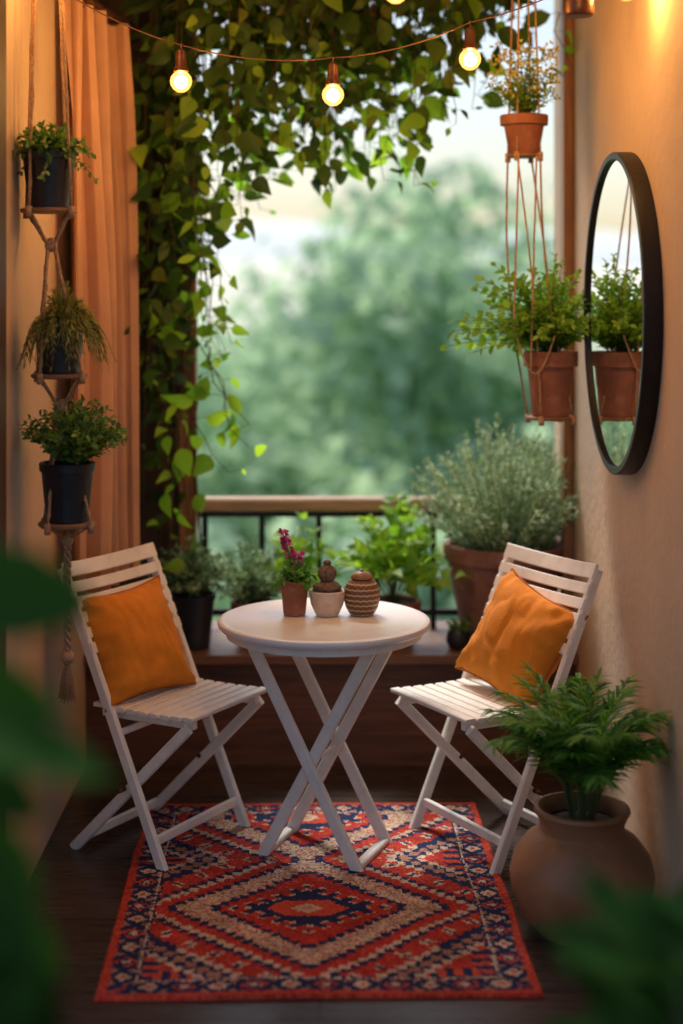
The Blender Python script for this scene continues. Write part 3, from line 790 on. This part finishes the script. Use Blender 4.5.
# ------------------------------------------------------------ climbing vine
vn = empty("climbing_vine", (-0.55, 5.75, 0.42), "dense climbing vine trailing over the opening and its post", "vine")
O = Vector(vn.location); ms, ml, my = M(), M(), M()
PTS = [(-.80, 1.35), (-.55, 1.55), (-.46, 1.80), (-.36, 1.98), (-.25, 2.12), (-.11, 2.14), (.036, 2.22), (.18, 2.26), (.325, 2.17), (.43, 2.34), (.58, 2.54), (.90, 2.60)]
def bot(x):
    for (a, za), (b, zb) in zip(PTS, PTS[1:]):
        if a <= x <= b: return za+(zb-za)*(x-a)/(b-a)
    return 2.6
def strandv(x, y, ztop, zbot, size, lit_share=0.0, dens=1.0, drift=(0, 0)):
    step = .048/dens; pts = []
    n = max(3, int((ztop-zbot)/step)); s0 = R.uniform(0, 99)
    for k in range(n+1):
        t = k/n
        q = Vector((x+drift[0]*t*t+.06*noise.noise(Vector((s0, t*3, 0))), y+drift[1]*t+.05*noise.noise(Vector((s0, t*3, 7))), ztop+(zbot-ztop)*t))
        pts.append(q-O)
    ms.tube(pts, .0026, 4, .0012, cap=False)
    for k, q in enumerate(pts):
        t = k/n
        a = k*2.4+s0
        sd = Vector((math.cos(a), math.sin(a)*.8, R.uniform(-.3, .3)))
        st = q+sd*R.uniform(.015, .06)
        ms.tube([q, st], .001, 3, cap=False)
        tgt = my if (R.random() < lit_share*(.4+t)) else ml
        sz = size*R.choice((.4, .55, .7, .85, 1, 1.1, 1.2))*(1-.25*t)
        d = (sd*R.uniform(.3, 1.3)+Vector((0, -.1, -.65))+rv(.6))
        nn = Vector((R.uniform(-1, 1), -1, R.uniform(-.4, 1.6)))+rv(1.0)
        tgt.leaf(st, d, nn, sz, sz*R.uniform(.46, .78), R.choice(('lance', 'lance', 'oval')), R.uniform(-.2, .7), R.uniform(.05, .6))
for i in range(150):
    x = R.uniform(-.62, .62) if R.random() < .9 else R.uniform(.5, .8)
    if x < -.3 and R.random() < .3: x = R.uniform(-.2, .5)
    y = R.uniform(5.3, 5.85)
    b = bot(x)+R.choice((-.13, -.03, .05, .12, .2, .3, .4))+R.uniform(-.04, .04)
    strandv(x, y, R.uniform(2.75, 2.97), min(b, 2.75), R.uniform(.088, .118), lit_share=.05 if b > 2.4 else .24, dens=1.0)
for i in range(13):
    x = R.uniform(-.62, -.52); strandv(x, R.uniform(5.6, 5.82), 2.0, R.uniform(.75, 1.4), R.uniform(.07, .095), .12, .75)
for i in range(7):
    strandv(R.uniform(-.48, -.42), R.uniform(5.5, 5.7), R.uniform(1.8, 2.2), R.uniform(1.4, 1.65), .085, .7, .65, (R.uniform(.03, .12), 0))
for x, zt, zb, dx in ((-.42, 1.6, 1.14, .17), (-.40, 1.5, 1.2, .12), (-.40, 1.45, 1.22, .16), (-.38, 2.1, 1.75, .05), (-.44, 1.3, 1.05, .10), (.33, 2.4, 2.13, .0), (.0, 2.3, 2.1, .0), (-.5, 1.2, .72, .06), (-.52, 1.3, .85, .03), (.86, 2.7, 2.5, .03)):
    strandv(x, 5.55, zt, zb, .10, 1.8, .8, (dx, 0))
for k in range(5):
    pts = []
    for j in range(24):
        t = j/23; pts.append(Vector((-.60+.035*k+.03*math.sin(t*7+k*2), 5.79+.03*math.cos(t*9+k), .42+t*2.5))-O)
    ms.tube(pts, .009-.001*k, 6, .004)
obj_from(ms, "stem", MAT['bark'], vn); obj_from(ml, "foliage", MAT['vine'], vn); obj_from(my, "backlit_leaves", MAT['vine_lit'], vn)

# ------------------------------------------------------------ near plants on the floor
def nearplant(name, loc, label, leaves, pot, ph, mat, shape, fold=.2, curve=.12):
    e, ms, ml, fin = potted(name, loc, label, "potted plant", pot, mat, ph-.03, pot[-1][0], leafm='dark')
    O = Vector(loc)
    for (a, b, w, nrm) in leaves:
        a = Vector(a)-O; b = Vector(b)-O
        base = Vector((R.uniform(-.04, .04), R.uniform(-.04, .04), ph-.03))
        mid = Vector((base.x*1.5, base.y*1.5, base.z+(a.z-base.z)*.6))
        pts = [base, base.lerp(mid, .5), mid, mid.lerp(a, .55)+Vector((0, 0, .03)), a]
        ms.tube(pts, .005, 6, .003)
        ml.leaf(a, b-a, nrm, (b-a).length, w, shape, curve, fold)
    fin()
Lv = [((-.423, 1.6, 1.401), (-.229, 1.6, 1.390), .105, (.1, -.8, .5)),
      ((-.423, 1.55, 1.287), (-.200, 1.6, 1.219), .075, (.1, -.6, .8)),
      ((-.434, 1.65, 1.310), (-.269, 1.6, 1.270), .074, (0, -1, .3)),
      ((-.411, 1.60, 1.241), (-.280, 1.58, 1.167), .069, (.1, -1, .3)),
      ((-.411, 1.60, 1.150), (-.280, 1.55, 1.047), .097, (.2, -.7, .7)),
      ((-.400, 1.57, 1.104), (-.280, 1.55, .944), .103, (.2, -.9, .2)),
      ((-.411, 1.60, 1.036), (-.274, 1.52, .876), .126, (.2, -.9, .3)),
      ((-.434, 1.60, .956), (-.280, 1.55, 1.047), .126, (.2, -.9, .3)),
      ((-.411, 1.64, 1.070), (-.280, 1.62, .853), .137, (.2, -.9, .3)),
      ((-.411, 1.62, .921), (-.269, 1.58, .807), .137, (.2, -.9, .2)),
      ((-.411, 1.66, 1.013), (-.274, 1.66, .967), .137, (.2, -.9, .2)),
      ((-.411, 1.67, 1.093), (-.297, 1.66, 1.059), .114, (.2, -.9, .2)),
      ((-.423, 1.65, .899), (-.269, 1.62, .933), .137, (.2, -.9, .2)),
      ((-.457, 1.65, 1.127), (-.571, 1.7, 1.013), .103, (.2, -.9, .6)),
      ((-.480, 1.60, 1.299), (-.629, 1.6, 1.333), .103, (0, -.5, .9)),
      ((-.457, 1.68, 1.241), (-.480, 1.85, 1.276), .103, (0, 0, 1)),
      ((-.423, 1.58, .876), (-.286, 1.55, .784), .137, (.2, -.9, .3))]
nearplant("potted_rubber_plant", (-0.48, 1.62, 0), "tall potted plant with broad glossy deep green leaves", Lv, pot_profile(.15, .11, .3, .04, .01), .3, 'terra', 'big')
Y = 2.1
Lr = []
for i in range(110):
    a = Vector((.52+R.uniform(-.07, .07), Y+R.uniform(-.07, .07), R.uniform(.54, .82)))
    ang = R.uniform(-.3*PI, 1.15*PI); dz = R.uniform(-.3, .9)
    if i < 50: ang = R.uniform(.75*PI, 1.2*PI); dz = R.uniform(-.25, 1.3)
    d = Vector((math.cos(ang), math.sin(ang)*.7, dz)).normalized()
    Lr.append((a, a+d*R.uniform(.12, .21), R.uniform(.032, .050), Vector((0, -.7, .8))+rv(.3)))
nearplant("potted_dracaena", (0.52, 2.1, 0), "dark pointed-leaf potted plant standing on the floor", Lr, pot_profile(.14, .11, .28, .04, .008), .28, 'blackpot', 'blade')

# ------------------------------------------------------------ outside world
g = M(); g.add([(-1500, 6.4, -9), (1500, 6.4, -9), (1500, 3000, -9), (-1500, 3000, -9)], [(0, 1, 2, 3)])
o = obj_from(g, "ground", MAT['ground'], smooth=False); o["kind"] = "structure"
def hill(y0, zt, seed, mat, name, x0=-400, x1=400):
    g = M(); NX = 80
    for j in range(9):
        for i in range(NX+1):
            x = x0+(x1-x0)*i/NX; t = j/8
            z = -9+(zt+9)*math.sin(t*PI/2)*(1+.35*noise.noise(Vector((x*.006+seed, seed, 0)))+.1*noise.noise(Vector((x*.03, seed, 2))))
            g.V.append((x, y0+t*90, z))
    for j in range(8):
        for i in range(NX):
            a = j*(NX+1)+i; g.F.append((a, a+1, a+NX+2, a+NX+1))
    o = obj_from(g, name, mat); o["kind"] = "structure"
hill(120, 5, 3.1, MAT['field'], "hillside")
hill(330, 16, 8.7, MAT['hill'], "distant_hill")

def tree(x, y, top, rad, seed):
    rr = random.Random(seed)
    H = top+9
    e = empty("tree", (x, y, -9), "hazy green leafy tree beyond the balcony", "tree", group="soft green trees beyond the balcony")
    m = M(); m.tube([(0, 0, 0), (.1, 0, H*.3), (0, .1, H*.55), (0, 0, H*.85)], .22, 8, .05)
    for k in range(6):
        a = k*1.1+seed; z = H*(.35+.07*k)
        m.tube([(0, 0, z), (math.cos(a)*rad*.35, math.sin(a)*rad*.35, z+rad*.3), (math.cos(a)*rad*.7, math.sin(a)*rad*.7, z+rad*.45)], .09, 6, .03)
    obj_from(m, "trunk", MAT['trunk'], e)
    l = M()
    blobs = []
    for k in range(20):
        a = rr.uniform(0, 2*PI); t = rr.random(); z = H*(.40+.52*t); q = rad*.8*math.sqrt(max(.05, 1-(abs(t-.4)/.75)**2))*rr.uniform(.2, 1)
        blobs.append((Vector((math.cos(a)*q, math.sin(a)*q, z)), rad*rr.uniform(.32, .5)))
    for c, br in blobs:
        for k in range(110):
            d = Vector((rr.gauss(0, 1), rr.gauss(0, 1), rr.gauss(0, 1))).normalized()
            p = c+d*br*rr.uniform(.5, 1.1)
            s = rr.uniform(.25, .5)
            l.leaf(p, Vector((rr.uniform(-1, 1), rr.uniform(-1, 1), rr.uniform(-1, .4))), d+Vector((0, 0, .5)), s, s*.85, 'tiny')
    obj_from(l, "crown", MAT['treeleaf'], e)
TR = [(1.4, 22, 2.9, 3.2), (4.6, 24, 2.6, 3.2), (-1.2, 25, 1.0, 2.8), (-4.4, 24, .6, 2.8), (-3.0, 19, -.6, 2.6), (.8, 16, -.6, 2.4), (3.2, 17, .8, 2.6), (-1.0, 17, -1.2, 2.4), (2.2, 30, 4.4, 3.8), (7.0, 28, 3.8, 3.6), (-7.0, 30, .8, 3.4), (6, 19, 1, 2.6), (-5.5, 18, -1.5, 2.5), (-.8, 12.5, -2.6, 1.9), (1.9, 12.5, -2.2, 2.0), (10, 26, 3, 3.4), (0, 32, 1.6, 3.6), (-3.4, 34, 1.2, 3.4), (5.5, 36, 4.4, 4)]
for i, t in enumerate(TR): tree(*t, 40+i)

# ------------------------------------------------------------ world, sun
w = bpy.data.worlds.new("World"); scene.world = w; w.use_nodes = True
nt = w.node_tree; bg = nt.nodes["Background"]
sk = nt.nodes.new("ShaderNodeTexSky"); sk.sky_type = 'NISHITA'; sk.sun_disc = False
EL, AZ = math.radians(54), math.radians(-18)
sk.sun_elevation = EL; sk.sun_rotation = AZ; sk.dust_density = 2.2; sk.air_density = 1.1; sk.ozone_density = 1.0
nt.links.new(sk.outputs[0], bg.inputs[0]); bg.inputs[1].default_value = 0.15
sd = bpy.data.lights.new("sun", 'SUN'); sd.energy = 4.2; sd.angle = math.radians(16); sd.color = (1, .95, .87)
so = bpy.data.objects.new("sun", sd); COL.objects.link(so)
dirv = Vector((math.sin(AZ)*math.cos(EL), math.cos(AZ)*math.cos(EL), math.sin(EL)))
so.rotation_euler = dirv.to_track_quat('Z', 'Y').to_euler()

# ------------------------------------------------------------ camera
cd = bpy.data.cameras.new("camera"); cam = bpy.data.objects.new("camera", cd); COL.objects.link(cam)
cam.location = (0, 0, 1.71); cam.rotation_euler = (PI/2, 0, 0)
cd.sensor_fit = 'VERTICAL'; cd.sensor_height = 36; cd.lens = 54.56
cd.shift_y = -224/1024; cd.shift_x = 21.5/1024
cd.clip_start = 0.05; cd.clip_end = 5000
cd.dof.use_dof = True; cd.dof.focus_distance = 4.55; cd.dof.aperture_fstop = 0.9
scene.camera = cam
scene.view_settings.view_transform = 'Standard'
try: scene.view_settings.look = 'None'
except Exception: pass
scene.view_settings.exposure = 0
